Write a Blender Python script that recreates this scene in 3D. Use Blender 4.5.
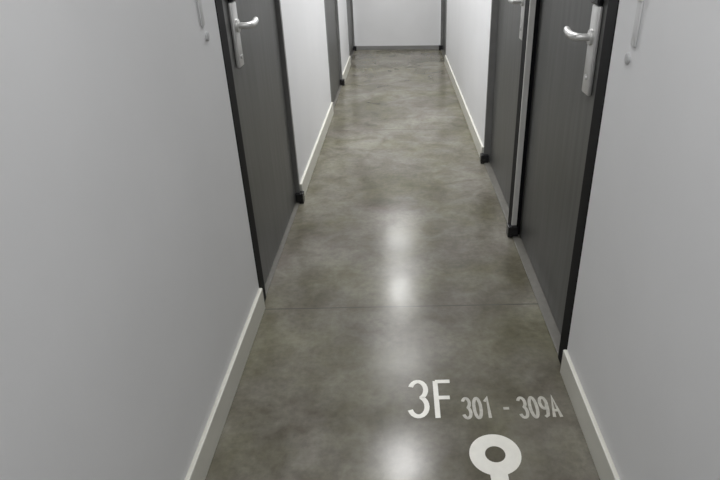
import bpy, bmesh, math
from mathutils import Vector, Matrix

for o in list(bpy.data.objects):
    bpy.data.objects.remove(o)
S = bpy.context.scene
COL = S.collection

# ------------------------------------------------------------------ camera
F_PX, CX = 576.2, 415.2
PITCH, YAW, ROLL = math.radians(27.92), math.radians(1.52), math.radians(-0.265)
CAM_H = 1.35
cam = bpy.data.cameras.new('camera')
cam.sensor_fit = 'HORIZONTAL'
cam.sensor_width = 36.0
cam.lens = 36.0 * F_PX / 720.0
cam.shift_x = -(CX - 360.0) / 720.0
cam.clip_start = 0.02
camo = bpy.data.objects.new('camera', cam)
COL.objects.link(camo)
camo.matrix_world = (Matrix.Translation((0, 0, CAM_H)) @ Matrix.Rotation(-YAW, 4, 'Z')
                     @ Matrix.Rotation(math.pi / 2 - PITCH, 4, 'X') @ Matrix.Rotation(ROLL, 4, 'Z'))
S.camera = camo

# ------------------------------------------------------------------ world, exposure
W = bpy.data.worlds.new('world')
S.world = W
W.use_nodes = True
W.node_tree.nodes['Background'].inputs[0].default_value = (0.6, 0.63, 0.68, 1)
W.node_tree.nodes['Background'].inputs[1].default_value = 0.05
S.view_settings.view_transform = 'Standard'
S.view_settings.look = 'None'
S.view_settings.gamma = 1.0
S.view_settings.use_curve_mapping = False
S.view_settings.exposure = 0.0
LAMP_Y = (-0.9, 0.75, 3.22, 4.50, 5.75, 7.15)        # ceiling downlights; the wide one is added to brighten the left wall
LAMP_W = (8.0, 8.5, 24.0, 14.0, 21.0, 16.0)
LAMP_D = (0.25, 0.25, 0.21, 0.55, 0.20, 0.42)        # luminous diameter
LAMP_COL = (0.995, 0.99, 0.985)

# ------------------------------------------------------------------ dimensions (metres)
XR, XL = 0.557, -0.576          # wall faces
BR, BL = 0.543, -0.562          # skirting faces
Y0, Y1 = -1.6, 7.97             # back wall, end wall
CEIL = 2.40
BASE_H = 0.10
WT = 0.12                       # wall thickness
FACE = 0.078                    # width of the black frame face
RECESS = 0.040                  # leaf set back behind the frame face
DOOR_H = 2.08

# ------------------------------------------------------------------ materials
def new_mat(name):
    m = bpy.data.materials.new(name)
    m.use_nodes = True
    nt = m.node_tree
    return m, nt, nt.nodes['Principled BSDF']

def N(nt, t, **kw):
    n = nt.nodes.new(t)
    for k, v in kw.items():
        if k in n.inputs:
            n.inputs[k].default_value = v
        else:
            setattr(n, k, v)
    return n

def ramp(nt, stops):
    r = nt.nodes.new('ShaderNodeValToRGB')
    e = r.color_ramp.elements
    while len(e) < len(stops):
        e.new(0.5)
    for el, (p, c) in zip(e, stops):
        el.position = p
        el.color = tuple(c) + (1,) if len(c) == 3 else c
    return r

def simple(name, col, rough=0.5, metal=0.0, var=0.06, scale=8.0, bump=0.0, spec=0.5, stretch=None):
    m, nt, b = new_mat(name)
    tc = N(nt, 'ShaderNodeTexCoord')
    mp = N(nt, 'ShaderNodeMapping')
    if stretch:
        mp.inputs['Scale'].default_value = stretch
    nt.links.new(tc.outputs['Object'], mp.inputs[0])
    nz = N(nt, 'ShaderNodeTexNoise', Scale=scale, Detail=5.0)
    nt.links.new(mp.outputs[0], nz.inputs['Vector'])
    lo = [c * (1 - var) for c in col]
    hi = [min(1, c * (1 + var)) for c in col]
    r = ramp(nt, [(0.3, lo), (0.7, hi)])
    nt.links.new(nz.outputs['Fac'], r.inputs[0])
    nt.links.new(r.outputs[0], b.inputs['Base Color'])
    b.inputs['Roughness'].default_value = rough
    b.inputs['Metallic'].default_value = metal
    b.inputs['Specular IOR Level'].default_value = spec
    if bump:
        n2 = N(nt, 'ShaderNodeTexNoise', Scale=scale * 30, Detail=3.0)
        nt.links.new(mp.outputs[0], n2.inputs['Vector'])
        bp = N(nt, 'ShaderNodeBump', Strength=bump, Distance=0.002)
        nt.links.new(n2.outputs['Fac'], bp.inputs['Height'])
        nt.links.new(bp.outputs[0], b.inputs['Normal'])
    return m

M_WALL = simple('painted_wall', (0.735, 0.74, 0.75), 0.62, var=0.02, scale=3, bump=0.08)
M_CEIL = simple('painted_ceiling', (0.72, 0.72, 0.72), 0.8, var=0.02, scale=3)
M_BASE = simple('white_skirting', (0.64, 0.635, 0.575), 0.4, var=0.04, scale=6)
M_BASE_GREY = simple('grey_skirting', (0.22, 0.22, 0.215), 0.5, var=0.05, scale=6)
M_LEAF = simple('dark_grey_laminate', (0.082, 0.083, 0.080), 0.38, var=0.22, scale=5, stretch=(6, 6, 0.5), spec=0.5)
M_FRAME = simple('frame_black', (0.007, 0.007, 0.008), 0.55, var=0.15, scale=9, spec=0.1)
M_JAMB = simple('dark_grey_steel', (0.150, 0.151, 0.148), 0.42, var=0.15, scale=9)
M_STRIP = simple('pale_strip', (0.66, 0.66, 0.64), 0.4, var=0.06, scale=12)
M_SATIN = simple('satin_steel', (0.66, 0.66, 0.65), 0.38, metal=0.55, var=0.05, scale=30)
M_BLACKP = simple('black_plastic', (0.012, 0.012, 0.014), 0.25, var=0.1, scale=20)
M_THRESH = simple('threshold_metal', (0.14, 0.135, 0.12), 0.4, metal=0.2, var=0.1, scale=30)
M_VINYL = simple('white_floor_vinyl', (0.78, 0.77, 0.71), 0.35, var=0.04, scale=40)
M_VINYL_WORN = simple('worn_floor_vinyl', (0.46, 0.45, 0.40), 0.4, var=0.18, scale=60)
M_PALE = simple('pale_grey_plastic', (0.62, 0.625, 0.63), 0.5, var=0.03, scale=20)
M_BTN = simple('grey_plastic', (0.50, 0.505, 0.51), 0.5, var=0.05, scale=20)
M_LAMP = simple('white_lamp_housing', (0.8, 0.8, 0.8), 0.4)

def emit_mat(name, col, st):
    m, nt, b = new_mat(name)
    b.inputs['Base Color'].default_value = (0.8, 0.8, 0.8, 1)
    b.inputs['Emission Color'].default_value = tuple(col) + (1,)
    b.inputs['Emission Strength'].default_value = st
    return m
M_DIFF = emit_mat('lamp_diffuser', LAMP_COL, 3.0)

def concrete():
    m, nt, b = new_mat('polished_concrete')
    tc = N(nt, 'ShaderNodeTexCoord')
    big = N(nt, 'ShaderNodeTexNoise', Scale=1.7, Detail=6.0, Roughness=0.6, Distortion=0.3)
    nt.links.new(tc.outputs['Object'], big.inputs['Vector'])
    c1 = ramp(nt, [(0.35, (0.085, 0.077, 0.052)), (0.50, (0.160, 0.151, 0.122)), (0.65, (0.265, 0.254, 0.222))])
    nt.links.new(big.outputs['Fac'], c1.inputs[0])
    # olive / brownish drift
    hue = N(nt, 'ShaderNodeTexNoise', Scale=2.6, Detail=4.0, Roughness=0.55)
    mp = N(nt, 'ShaderNodeMapping')
    mp.inputs['Location'].default_value = (3.1, 7.7, 0)
    nt.links.new(tc.outputs['Object'], mp.inputs[0])
    nt.links.new(mp.outputs[0], hue.inputs['Vector'])
    c2 = ramp(nt, [(0.35, (0.150, 0.146, 0.088)), (0.55, (0.164, 0.155, 0.132)), (0.72, (0.195, 0.172, 0.162))])
    nt.links.new(hue.outputs['Fac'], c2.inputs[0])
    mx = N(nt, 'ShaderNodeMix', data_type='RGBA', blend_type='MIX')
    mx.inputs[0].default_value = 0.45
    nt.links.new(c1.outputs[0], mx.inputs[6])
    nt.links.new(c2.outputs[0], mx.inputs[7])
    # fine speckle of the aggregate
    fine = N(nt, 'ShaderNodeTexNoise', Scale=38.0, Detail=5.0, Roughness=0.7)
    nt.links.new(tc.outputs['Object'], fine.inputs['Vector'])
    fr = ramp(nt, [(0.3, (0.80, 0.80, 0.80)), (0.7, (1.16, 1.16, 1.16))])
    nt.links.new(fine.outputs['Fac'], fr.inputs[0])
    mu = N(nt, 'ShaderNodeMix', data_type='RGBA', blend_type='MULTIPLY')
    mu.inputs[0].default_value = 1.0
    nt.links.new(mx.outputs[2], mu.inputs[6])
    nt.links.new(fr.outputs[0], mu.inputs[7])
    # cloudy trowel marks
    vor = N(nt, 'ShaderNodeTexNoise', Scale=6.5, Detail=3.0, Distortion=0.7)
    nt.links.new(tc.outputs['Object'], vor.inputs['Vector'])
    vr = ramp(nt, [(0.32, (0.70, 0.68, 0.63)), (0.62, (1.12, 1.12, 1.12))])
    nt.links.new(vor.outputs['Fac'], vr.inputs[0])
    mu2 = N(nt, 'ShaderNodeMix', data_type='RGBA', blend_type='MULTIPLY')
    mu2.inputs[0].default_value = 0.8
    nt.links.new(mu.outputs[2], mu2.inputs[6])
    nt.links.new(vr.outputs[0], mu2.inputs[7])
    # fine saw-cut joints across the slab
    sep = N(nt, 'ShaderNodeSeparateXYZ')
    nt.links.new(tc.outputs['Object'], sep.inputs[0])
    cut = None
    for yy in (1.965, 4.4, 6.8):
        cp = N(nt, 'ShaderNodeMath', operation='COMPARE')
        cp.inputs[1].default_value = yy
        cp.inputs[2].default_value = 0.003
        nt.links.new(sep.outputs[1], cp.inputs[0])
        if cut is None:
            cut = cp
        else:
            ad = N(nt, 'ShaderNodeMath', operation='MAXIMUM')
            nt.links.new(cut.outputs[0], ad.inputs[0]); nt.links.new(cp.outputs[0], ad.inputs[1])
            cut = ad
    jm = N(nt, 'ShaderNodeMix', data_type='RGBA', blend_type='MIX')
    jm.inputs[7].default_value = (0.085, 0.08, 0.07, 1)
    nt.links.new(cut.outputs[0], jm.inputs[0])
    nt.links.new(mu2.outputs[2], jm.inputs[6])
    nt.links.new(jm.outputs[2], b.inputs['Base Color'])
    rr = N(nt, 'ShaderNodeMapRange')
    rr.inputs['From Min'].default_value = 0.3
    rr.inputs['From Max'].default_value = 0.7
    rr.inputs['To Min'].default_value = 0.16
    rr.inputs['To Max'].default_value = 0.25
    nt.links.new(big.outputs['Fac'], rr.inputs['Value'])
    nt.links.new(rr.outputs[0], b.inputs['Roughness'])
    b.inputs['Specular IOR Level'].default_value = 0.19
    bn = N(nt, 'ShaderNodeTexNoise', Scale=5.0, Detail=2.0)
    nt.links.new(tc.outputs['Object'], bn.inputs['Vector'])
    bp = N(nt, 'ShaderNodeBump', Strength=0.10, Distance=0.004)
    nt.links.new(bn.outputs['Fac'], bp.inputs['Height'])
    nt.links.new(bp.outputs[0], b.inputs['Normal'])
    return m
M_FLOOR = concrete()

# ------------------------------------------------------------------ mesh helpers
def box(bm, x0, x1, y0, y1, z0, z1, bev=0.0, seg=2):
    x0, x1 = sorted((x0, x1)); y0, y1 = sorted((y0, y1)); z0, z1 = sorted((z0, z1))
    vs = [bm.verts.new((x, y, z)) for x in (x0, x1) for y in (y0, y1) for z in (z0, z1)]
    q = [(0, 1, 3, 2), (4, 6, 7, 5), (0, 4, 5, 1), (2, 3, 7, 6), (0, 2, 6, 4), (1, 5, 7, 3)]
    fs = [bm.faces.new([vs[i] for i in f]) for f in q]
    if bev:
        es = list({e for f in fs for e in f.edges})
        bmesh.ops.bevel(bm, geom=es, offset=bev, segments=seg, profile=0.5, affect='EDGES')

def cyl(bm, c, axis, r, h, n=32, bev=0.0, r2=None):
    """closed cylinder starting at c and running along axis for h"""
    a = Vector(axis).normalized()
    u = a.orthogonal().normalized(); v = a.cross(u)
    c = Vector(c)
    prof = [(r, 0.0), (r if r2 is None else r2, h)] if not bev else [(r, 0.0), (r, h - bev), (r - bev * 0.3, h - bev * 0.3), (r - bev, h)]
    rings = [[bm.verts.new(c + a * t + (u * math.cos(2 * math.pi * i / n) + v * math.sin(2 * math.pi * i / n)) * rr)
              for i in range(n)] for rr, t in prof]
    for A, B in zip(rings, rings[1:]):
        for i in range(n):
            bm.faces.new((A[i], A[(i + 1) % n], B[(i + 1) % n], B[i]))
    bm.faces.new(rings[0][::-1]); bm.faces.new(rings[-1])

def tube(bm, pts, radii, n=20):
    pts = [Vector(p) for p in pts]
    rings = []
    prev = None
    for i, p in enumerate(pts):
        t = (pts[min(i + 1, len(pts) - 1)] - pts[max(i - 1, 0)]).normalized()
        u = t.orthogonal() if prev is None else prev - t * prev.dot(t)
        u.normalize(); prev = u
        v = t.cross(u)
        ra = radii[i] if isinstance(radii, (list, tuple)) else radii
        rings.append([bm.verts.new(p + (u * math.cos(2 * math.pi * k / n) + v * math.sin(2 * math.pi * k / n)) * ra) for k in range(n)])
    for A, B in zip(rings, rings[1:]):
        for k in range(n):
            bm.faces.new((A[k], A[(k + 1) % n], B[(k + 1) % n], B[k]))
    bm.faces.new(rings[0][::-1]); bm.faces.new(rings[-1])

def finish(name, bm, mat, parent=None, smooth=False, origin=None):
    bmesh.ops.recalc_face_normals(bm, faces=bm.faces)
    if origin is not None:
        bmesh.ops.translate(bm, verts=bm.verts, vec=-Vector(origin))
    me = bpy.data.meshes.new(name)
    bm.to_mesh(me); bm.free()
    me.materials.append(mat)
    o = bpy.data.objects.new(name, me)
    COL.objects.link(o)
    if origin is not None:
        o.location = origin
    if smooth:
        me.polygons.foreach_set('use_smooth', [True] * len(me.polygons))
        me.set_sharp_from_angle(angle=math.radians(35))
    if parent is not None:
        o.parent = parent
        o.matrix_parent_inverse = Matrix.Identity(4)
    return o

def tag(o, label=None, cat=None, group=None, kind=None):
    if label: o['label'] = label
    if cat: o['category'] = cat
    if group: o['group'] = group
    if kind: o['kind'] = kind
    return o

def empty(name, loc):
    o = bpy.data.objects.new(name, None)
    o.empty_display_size = 0.1
    o.location = loc
    COL.objects.link(o)
    return o

# ------------------------------------------------------------------ doors: side, start, end (outer edges of the frame)
DOORS = [
    # index, side, y start, y end, lock end ('near' or 'far'), frame jamb that faces the camera is pale
    (1, -1, 1.972, 3.060, False),
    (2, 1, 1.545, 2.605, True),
    (3, 1, 2.605, 3.660, False),
    (4, -1, 4.880, 5.960, False),
    (5, -1, 7.000, 7.930, False),
    (6, 1, 7.000, 7.930, False),
]

# ------------------------------------------------------------------ room shell
bm = bmesh.new(); box(bm, XL - WT, XR + WT, Y0 - WT, Y1 + WT, -0.15, 0.0)
tag(finish('floor', bm, M_FLOOR), 'mottled grey polished concrete corridor floor with blurred lamp reflections', 'floor', kind='structure')
bm = bmesh.new(); box(bm, XL - WT, XR + WT, Y0 - WT, Y1 + WT, CEIL, CEIL + 0.12)
tag(finish('ceiling', bm, M_CEIL), 'plain white ceiling above the corridor', 'ceiling', kind='structure')

def side_wall(name, side, label):
    bm = bmesh.new()
    xa = XR if side > 0 else XL
    xb = xa + side * WT
    y = Y0
    for d in sorted([d for d in DOORS if d[1] == side], key=lambda d: d[2]):
        if d[2] - y > 0.001:
            box(bm, xa, xb, y, d[2], 0, CEIL)
        box(bm, xa, xb, d[2], d[3], DOOR_H, CEIL)
        y = d[3]
    box(bm, xa, xb, y, Y1, 0, CEIL)
    return tag(finish(name, bm, M_WALL), label, 'wall', kind='structure')
side_wall('wall_left', -1, 'pale grey painted left wall of the corridor')
side_wall('wall_right', 1, 'pale grey painted right wall of the corridor')
bm = bmesh.new(); box(bm, XL - WT, XR + WT, Y1, Y1 + WT, 0, CEIL)
tag(finish('wall_far', bm, M_WALL), 'pale grey wall closing the far end of the corridor', 'wall', kind='structure')
bm = bmesh.new(); box(bm, XL - WT, XR + WT, Y0 - WT, Y0, 0, CEIL)
tag(finish('wall_near', bm, M_WALL), 'pale wall closing the corridor behind the viewer', 'wall', kind='structure')

def skirting(name, side, label):
    bm = bmesh.new()
    xw, xf = (XR, BR) if side > 0 else (XL, BL)
    y = Y0
    spans = []
    for d in sorted([d for d in DOORS if d[1] == side], key=lambda d: d[2]):
        spans.append((y, d[2])); y = d[3]
    spans.append((y, Y1 - 0.012))
    for a, b in spans:
        if b - a > 0.1:
            box(bm, xw, xf, a, b, 0.0, BASE_H, bev=0.003, seg=2)
    return tag(finish(name, bm, M_BASE), label, 'baseboard', kind='structure')
skirting('baseboard_left', -1, 'white baseboard along the left wall')
skirting('baseboard_right', 1, 'white baseboard along the right wall')
bm = bmesh.new(); box(bm, BL, BR, Y1, Y1 - 0.012, 0, 0.05, bev=0.002)
tag(finish('baseboard_far', bm, M_BASE_GREY), 'low dark grey baseboard under the far end wall', 'baseboard', kind='structure')

# ------------------------------------------------------------------ door builder
DOOR_LABELS = {
    1: 'dark grey door with steel lever nearest on the left wall',
    2: 'dark grey door with long lock plate nearest on the right wall',
    3: 'dark grey door just beyond the pale jamb strip on the right wall',
    4: 'dark grey door midway along the left wall, past the white wall panel',
    5: 'grey door at the left corner beside the far end wall',
    6: 'grey door at the right corner beside the far end wall',
}

def make_door(idx, side, ya, yb, pale):
    xw = XR if side > 0 else XL
    s = side
    base = Vector((xw, (ya + yb) / 2, 0))
    root = tag(empty('door_%d' % idx, base), DOOR_LABELS[idx], 'door', kind='structure')
    fx = xw - s * 0.002                 # frame face, a hair proud of the wall
    rec = RECESS if s > 0 else 0.022
    lx = fx + s * rec                   # leaf face
    back = xw + s * (WT - 0.005)
    L = lambda x, y, z: (x - base.x, y - base.y, z)
    def bx(bm, x0, x1, y0, y1, z0, z1, bev=0.0):
        a = L(x0, y0, z0); b = L(x1, y1, z1)
        box(bm, a[0], b[0], a[1], b[1], a[2], b[2], bev)
    # frame: two jambs and a head, with the stop rebate behind the leaf
    e = 0.0015
    far_w = 0.03
    fr = bmesh.new()
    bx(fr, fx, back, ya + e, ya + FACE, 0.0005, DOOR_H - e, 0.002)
    tag(finish('door_jamb', fr, M_FRAME if idx <= 3 else M_JAMB, root), 'black near jamb' if idx <= 3 else None)  # near jambs are black on the first three doors, dark grey beyond
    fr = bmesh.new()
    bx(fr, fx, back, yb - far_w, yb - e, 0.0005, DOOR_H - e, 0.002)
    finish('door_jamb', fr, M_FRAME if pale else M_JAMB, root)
    fr = bmesh.new()
    bx(fr, fx, back, ya + FACE, yb - far_w, DOOR_H - 0.06, DOOR_H - e, 0.002)
    finish('door_head', fr, M_JAMB, root)
    # leaf
    lf = bmesh.new()
    bx(lf, lx, lx + s * 0.042, ya + FACE + 0.003, yb - far_w - 0.003, 0.010, DOOR_H - 0.063, 0.0025)
    leaf = finish('door_leaf', lf, M_LEAF, root)
    # threshold bar in the opening
    th = bmesh.new()
    bx(th, fx + s * 0.003, back, ya + FACE + 0.001, yb - far_w - 0.001, 0.0005, 0.008, 0.002)
    finish('threshold', th, M_THRESH, root)
    # pale strip along the inner edge of the far jamb
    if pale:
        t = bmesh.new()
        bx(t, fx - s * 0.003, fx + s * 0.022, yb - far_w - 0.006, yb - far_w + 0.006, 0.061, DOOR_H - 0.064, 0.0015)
        tag(finish('jamb_strip', t, M_STRIP, root), 'pale strip on the far jamb')
    # black shoe at the foot of the far jamb
    ft = bmesh.new()
    bx(ft, fx - s * 0.022, fx + s * min(0.03, rec - 0.001), yb - far_w - 0.022, yb - e, 0.0005, 0.06, 0.003)
    tag(finish('frame_foot', ft, M_BLACKP, root), 'black shoe at the foot of the far jamb')
    # lock set near the edge closest to the viewer
    yl = ya + (0.248 if s < 0 else 0.257)
    zl, zb, zt = (1.075, 0.905, 1.165) if s > 0 else (1.062, 0.918, 1.142)
    pl = bmesh.new()
    bx(pl, lx, lx - s * 0.014, yl - 0.034, yl + 0.034, zb, zt, 0.006)
    plate = finish('lock_plate', pl, M_SATIN, leaf, smooth=True)
    rd = bmesh.new()
    bx(rd, lx, lx - s * 0.020, yl - 0.034, yl + 0.034, zt + 0.001, zt + 0.097, 0.007)
    finish('card_reader', rd, M_BLACKP, leaf, smooth=True)
    lv = bmesh.new()
    cyl(lv, L(lx - s * 0.014, yl, zl), (-s, 0, 0), 0.023, 0.008, 32, bev=0.002)
    pts = [L(lx - s * 0.020, yl, zl), L(lx - s * 0.042, yl, zl), L(lx - s * 0.053, yl + 0.006, zl), L(lx - s * 0.058, yl + 0.02, zl),
           L(lx - s * 0.058, yl + 0.055, zl - 0.002), L(lx - s * 0.057, yl + 0.095, zl - 0.001),
           L(lx - s * 0.054, yl + 0.130, zl + 0.003), L(lx - s * 0.052, yl + 0.143, zl + 0.005), L(lx - s * 0.052, yl + 0.147, zl + 0.006)]
    tube(lv, pts, [0.0105, 0.0105, 0.011, 0.0115, 0.0115, 0.0115, 0.011, 0.009, 0.004])
    finish('lever_handle', lv, M_SATIN, leaf, smooth=True)
    kc = bmesh.new()
    cyl(kc, L(lx - s * 0.014, yl, 0.955), (-s, 0, 0), 0.009, 0.004, 24, bev=0.001)
    finish('key_cylinder', kc, M_SATIN, leaf, smooth=True)
    return root

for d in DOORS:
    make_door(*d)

# ------------------------------------------------------------------ ceiling downlights and one added fill lamp (their reflections show in the floor)
LAMP_LABELS = (
    'round white ceiling downlight at the back of the corridor, behind the viewer',
    'round white ceiling downlight just overhead of the viewer',
    'round white ceiling downlight reflected at the bottom edge of the floor, beside the lettering',
    'wide white ceiling lamp added to brighten the left wall panels, reflected as a faint glow',
    'round white ceiling downlight reflected as the round spot in mid floor',
    'round white ceiling downlight nearest the end wall, reflected as a streak',
)
for y, w, dia, lab in zip(LAMP_Y, LAMP_W, LAMP_D, LAMP_LABELS):
    loc = Vector((-0.03, y, CEIL))
    r = tag(empty('ceiling_light', loc), lab, 'ceiling light', 'ceiling downlights')
    b = bmesh.new()
    n = 48
    q = dia / 2
    prof = [(q + 0.025, 0.0), (q + 0.025, -0.010), (q + 0.020, -0.014), (q + 0.007, -0.014), (q + 0.003, -0.010), (q + 0.003, 0.0)]
    rings = [[b.verts.new((rr * math.cos(2 * math.pi * i / n), rr * math.sin(2 * math.pi * i / n), z)) for i in range(n)] for rr, z in prof]
    for A, B in zip(rings, rings[1:] + rings[:1]):
        for i in range(n):
            b.faces.new((A[i], A[(i + 1) % n], B[(i + 1) % n], B[i]))
    finish('trim_ring', b, M_LAMP, r, smooth=True)
    b = bmesh.new(); cyl(b, (0, 0, -0.007), (0, 0, 1), q + 0.0025, 0.006, 48)
    finish('diffuser', b, M_DIFF, r)
    ld = bpy.data.lights.new('downlight_glow', 'AREA')
    ld.shape = 'DISK'; ld.size = dia; ld.energy = w; ld.color = LAMP_COL
    ld.spread = math.radians(170)
    lo = bpy.data.objects.new('downlight_glow', ld)
    COL.objects.link(lo)
    lo.location = loc + Vector((0, 0, -0.016))

# ------------------------------------------------------------------ slim wall plates with a round button
def wall_plate(side, y, label):
    xw = XR if side > 0 else XL
    r = tag(empty('wall_plate', (xw, y, 1.07)), label, 'wall plate', None)
    s = side
    b = bmesh.new(); box(b, 0, -s * 0.006, -0.014, 0.014, 0.045, 0.165, 0.003)
    finish('plate', b, M_PALE, r, smooth=True)
    b = bmesh.new(); box(b, 0, -s * 0.010, -0.015, 0.015, 0.145, 0.168, 0.003)
    b2 = finish('cap', b, M_VINYL, r, smooth=True); tag(b2, 'white cap')
    b = bmesh.new(); cyl(b, (0, 0.025, 0.012), (-s, 0, 0), 0.013, 0.006, 32, bev=0.002)
    tag(finish('button', b, M_BTN, r, smooth=True), 'grey round button')
wall_plate(1, 1.40, 'slim pale grey plate with round button on right wall before nearest door')
wall_plate(-1, 1.81, 'slim pale grey plate with round button on left wall before nearest door')

# ------------------------------------------------------------------ floor lettering
def ribbon(bm, pts, w, closed=False, z0=0.0, th=0.0006):
    P = [Vector((p[0], p[1])) for p in pts]
    n = len(P)
    Lf, Rt = [], []
    for i in range(n):
        a = P[i - 1] if (i > 0 or closed) else None
        c = P[(i + 1) % n] if (i < n - 1 or closed) else None
        d1 = (P[i] - a).normalized() if a is not None else None
        d2 = (c - P[i]).normalized() if c is not None else None
        if d1 is None: d1 = d2
        if d2 is None: d2 = d1
        n1 = Vector((-d1.y, d1.x)); n2 = Vector((-d2.y, d2.x))
        m = (n1 + n2).normalized()
        k = 1 / max(0.5, m.dot(n1))
        Lf.append(P[i] + m * (w / 2 * k)); Rt.append(P[i] - m * (w / 2 * k))
    vt = [[bm.verts.new((q.x, q.y, z)) for q in side] for z in (z0, z0 + th) for side in (Lf, Rt)]
    lb, rb, lt, rt = vt
    rng = range(n if closed else n - 1)
    for i in rng:
        j = (i + 1) % n
        bm.faces.new((lt[i], rt[i], rt[j], lt[j]))
        bm.faces.new((lb[i], lb[j], rb[j], rb[i]))
        bm.faces.new((lb[i], lt[i], lt[j], lb[j]))
        bm.faces.new((rb[i], rb[j], rt[j], rt[i]))
    if not closed:
        bm.faces.new((lb[0], rb[0], rt[0], lt[0]))
        bm.faces.new((lb[-1], lt[-1], rt[-1], rb[-1]))

def arc(cx, cy, rx, ry, a0, a1, n=14):
    return [(cx + rx * math.cos(math.radians(a0 + (a1 - a0) * i / n)), cy + ry * math.sin(math.radians(a0 + (a1 - a0) * i / n))) for i in range(n + 1)]

GLYPH = {   # strokes in a unit cell, x and y from 0 to 1
    '3': [(arc(.48, .745, .46, .245, 160, -62) + arc(.46, .275, .50, .265, 62, -160), False)],
    'F': [([(.06, 0), (.06, 1)], False), ([(.06, .985), (.95, .985)], False), ([(.06, .53), (.85, .53)], False)],
    '0': [(arc(.5, .5, .46, .49, 0, 360 - 12, 29), True)],
    '1': [([(.15, .80), (.55, .98), (.55, 0)], False)],
    '9': [(arc(.5, .70, .44, .28, -20, 340 - 1, 22), False), ([(.94, .72), (.90, .38), (.72, .10), (.30, .02)], False)],
    'A': [([(.02, 0), (.5, 1), (.98, 0)], False), ([(.2, .32), (.8, .32)], False)],
    '-': [([(.1, .45), (.9, .45)], False)],
}
def glyph(name, ch, x, y, w, h, stroke, parent, mat):
    b = bmesh.new()
    px, py = parent.location.x, parent.location.y
    for k, (pts, closed) in enumerate(GLYPH[ch]):
        ribbon(b, [(x - px + p[0] * w, y - py + p[1] * h) for p in pts], stroke, closed, z0=0.0002, th=0.0006 + 0.00004 * k)
    return finish(name, b, mat, parent)

TX = empty('floor_number', (0.08, 1.343, 0))
tag(TX, 'large white 3F painted on the concrete floor', 'floor lettering')
glyph('numeral', '3', 0.019, 1.350, 0.056, 0.164, 0.0165, TX, M_VINYL)
glyph('letter', 'F', 0.102, 1.343, 0.056, 0.170, 0.0165, TX, M_VINYL)
TR = empty('room_range', (0.33, 1.343, 0))
tag(TR, 'small pale room range 301 - 309A on the floor right of the large 3F', 'floor lettering')
def row(txt, x, pitch, y, h):
    for i, ch in enumerate(txt):
        glyph('hyphen' if ch == '-' else ('letter' if ch.isalpha() else 'numeral'), ch, x + i * pitch, y, pitch * 0.68, h, 0.0105, TR, M_VINYL_WORN)
row('301', 0.189, 0.0345, 1.338, 0.090)
row('-', 0.316, 0.034, 1.338, 0.088)
row('309A', 0.370, 0.0345, 1.335, 0.090)

# key pictogram: ring, shaft and bits in one flat vinyl shape
KX, KY = 0.264, 1.194
KR = tag(empty('key_pictogram', (KX, KY, 0)), 'white key symbol with round bow lying on the floor below the lettering', 'floor symbol')
b = bmesh.new()
ribbon(b, arc(0, 0, 0.053, 0.053, 0, 360 - 7.5, 47), 0.046, True, 0.0002, 0.0006)
finish('bow', b, M_VINYL, KR)
b = bmesh.new()
ribbon(b, [(0, -0.060), (0, -0.36)], 0.050, False, 0.0002, 0.00064)
ribbon(b, [(0.02, -0.27), (0.075, -0.27)], 0.035, False, 0.0002, 0.0006)
ribbon(b, [(0.02, -0.335), (0.075, -0.335)], 0.035, False, 0.0002, 0.0006)
finish('shaft', b, M_VINYL, KR)
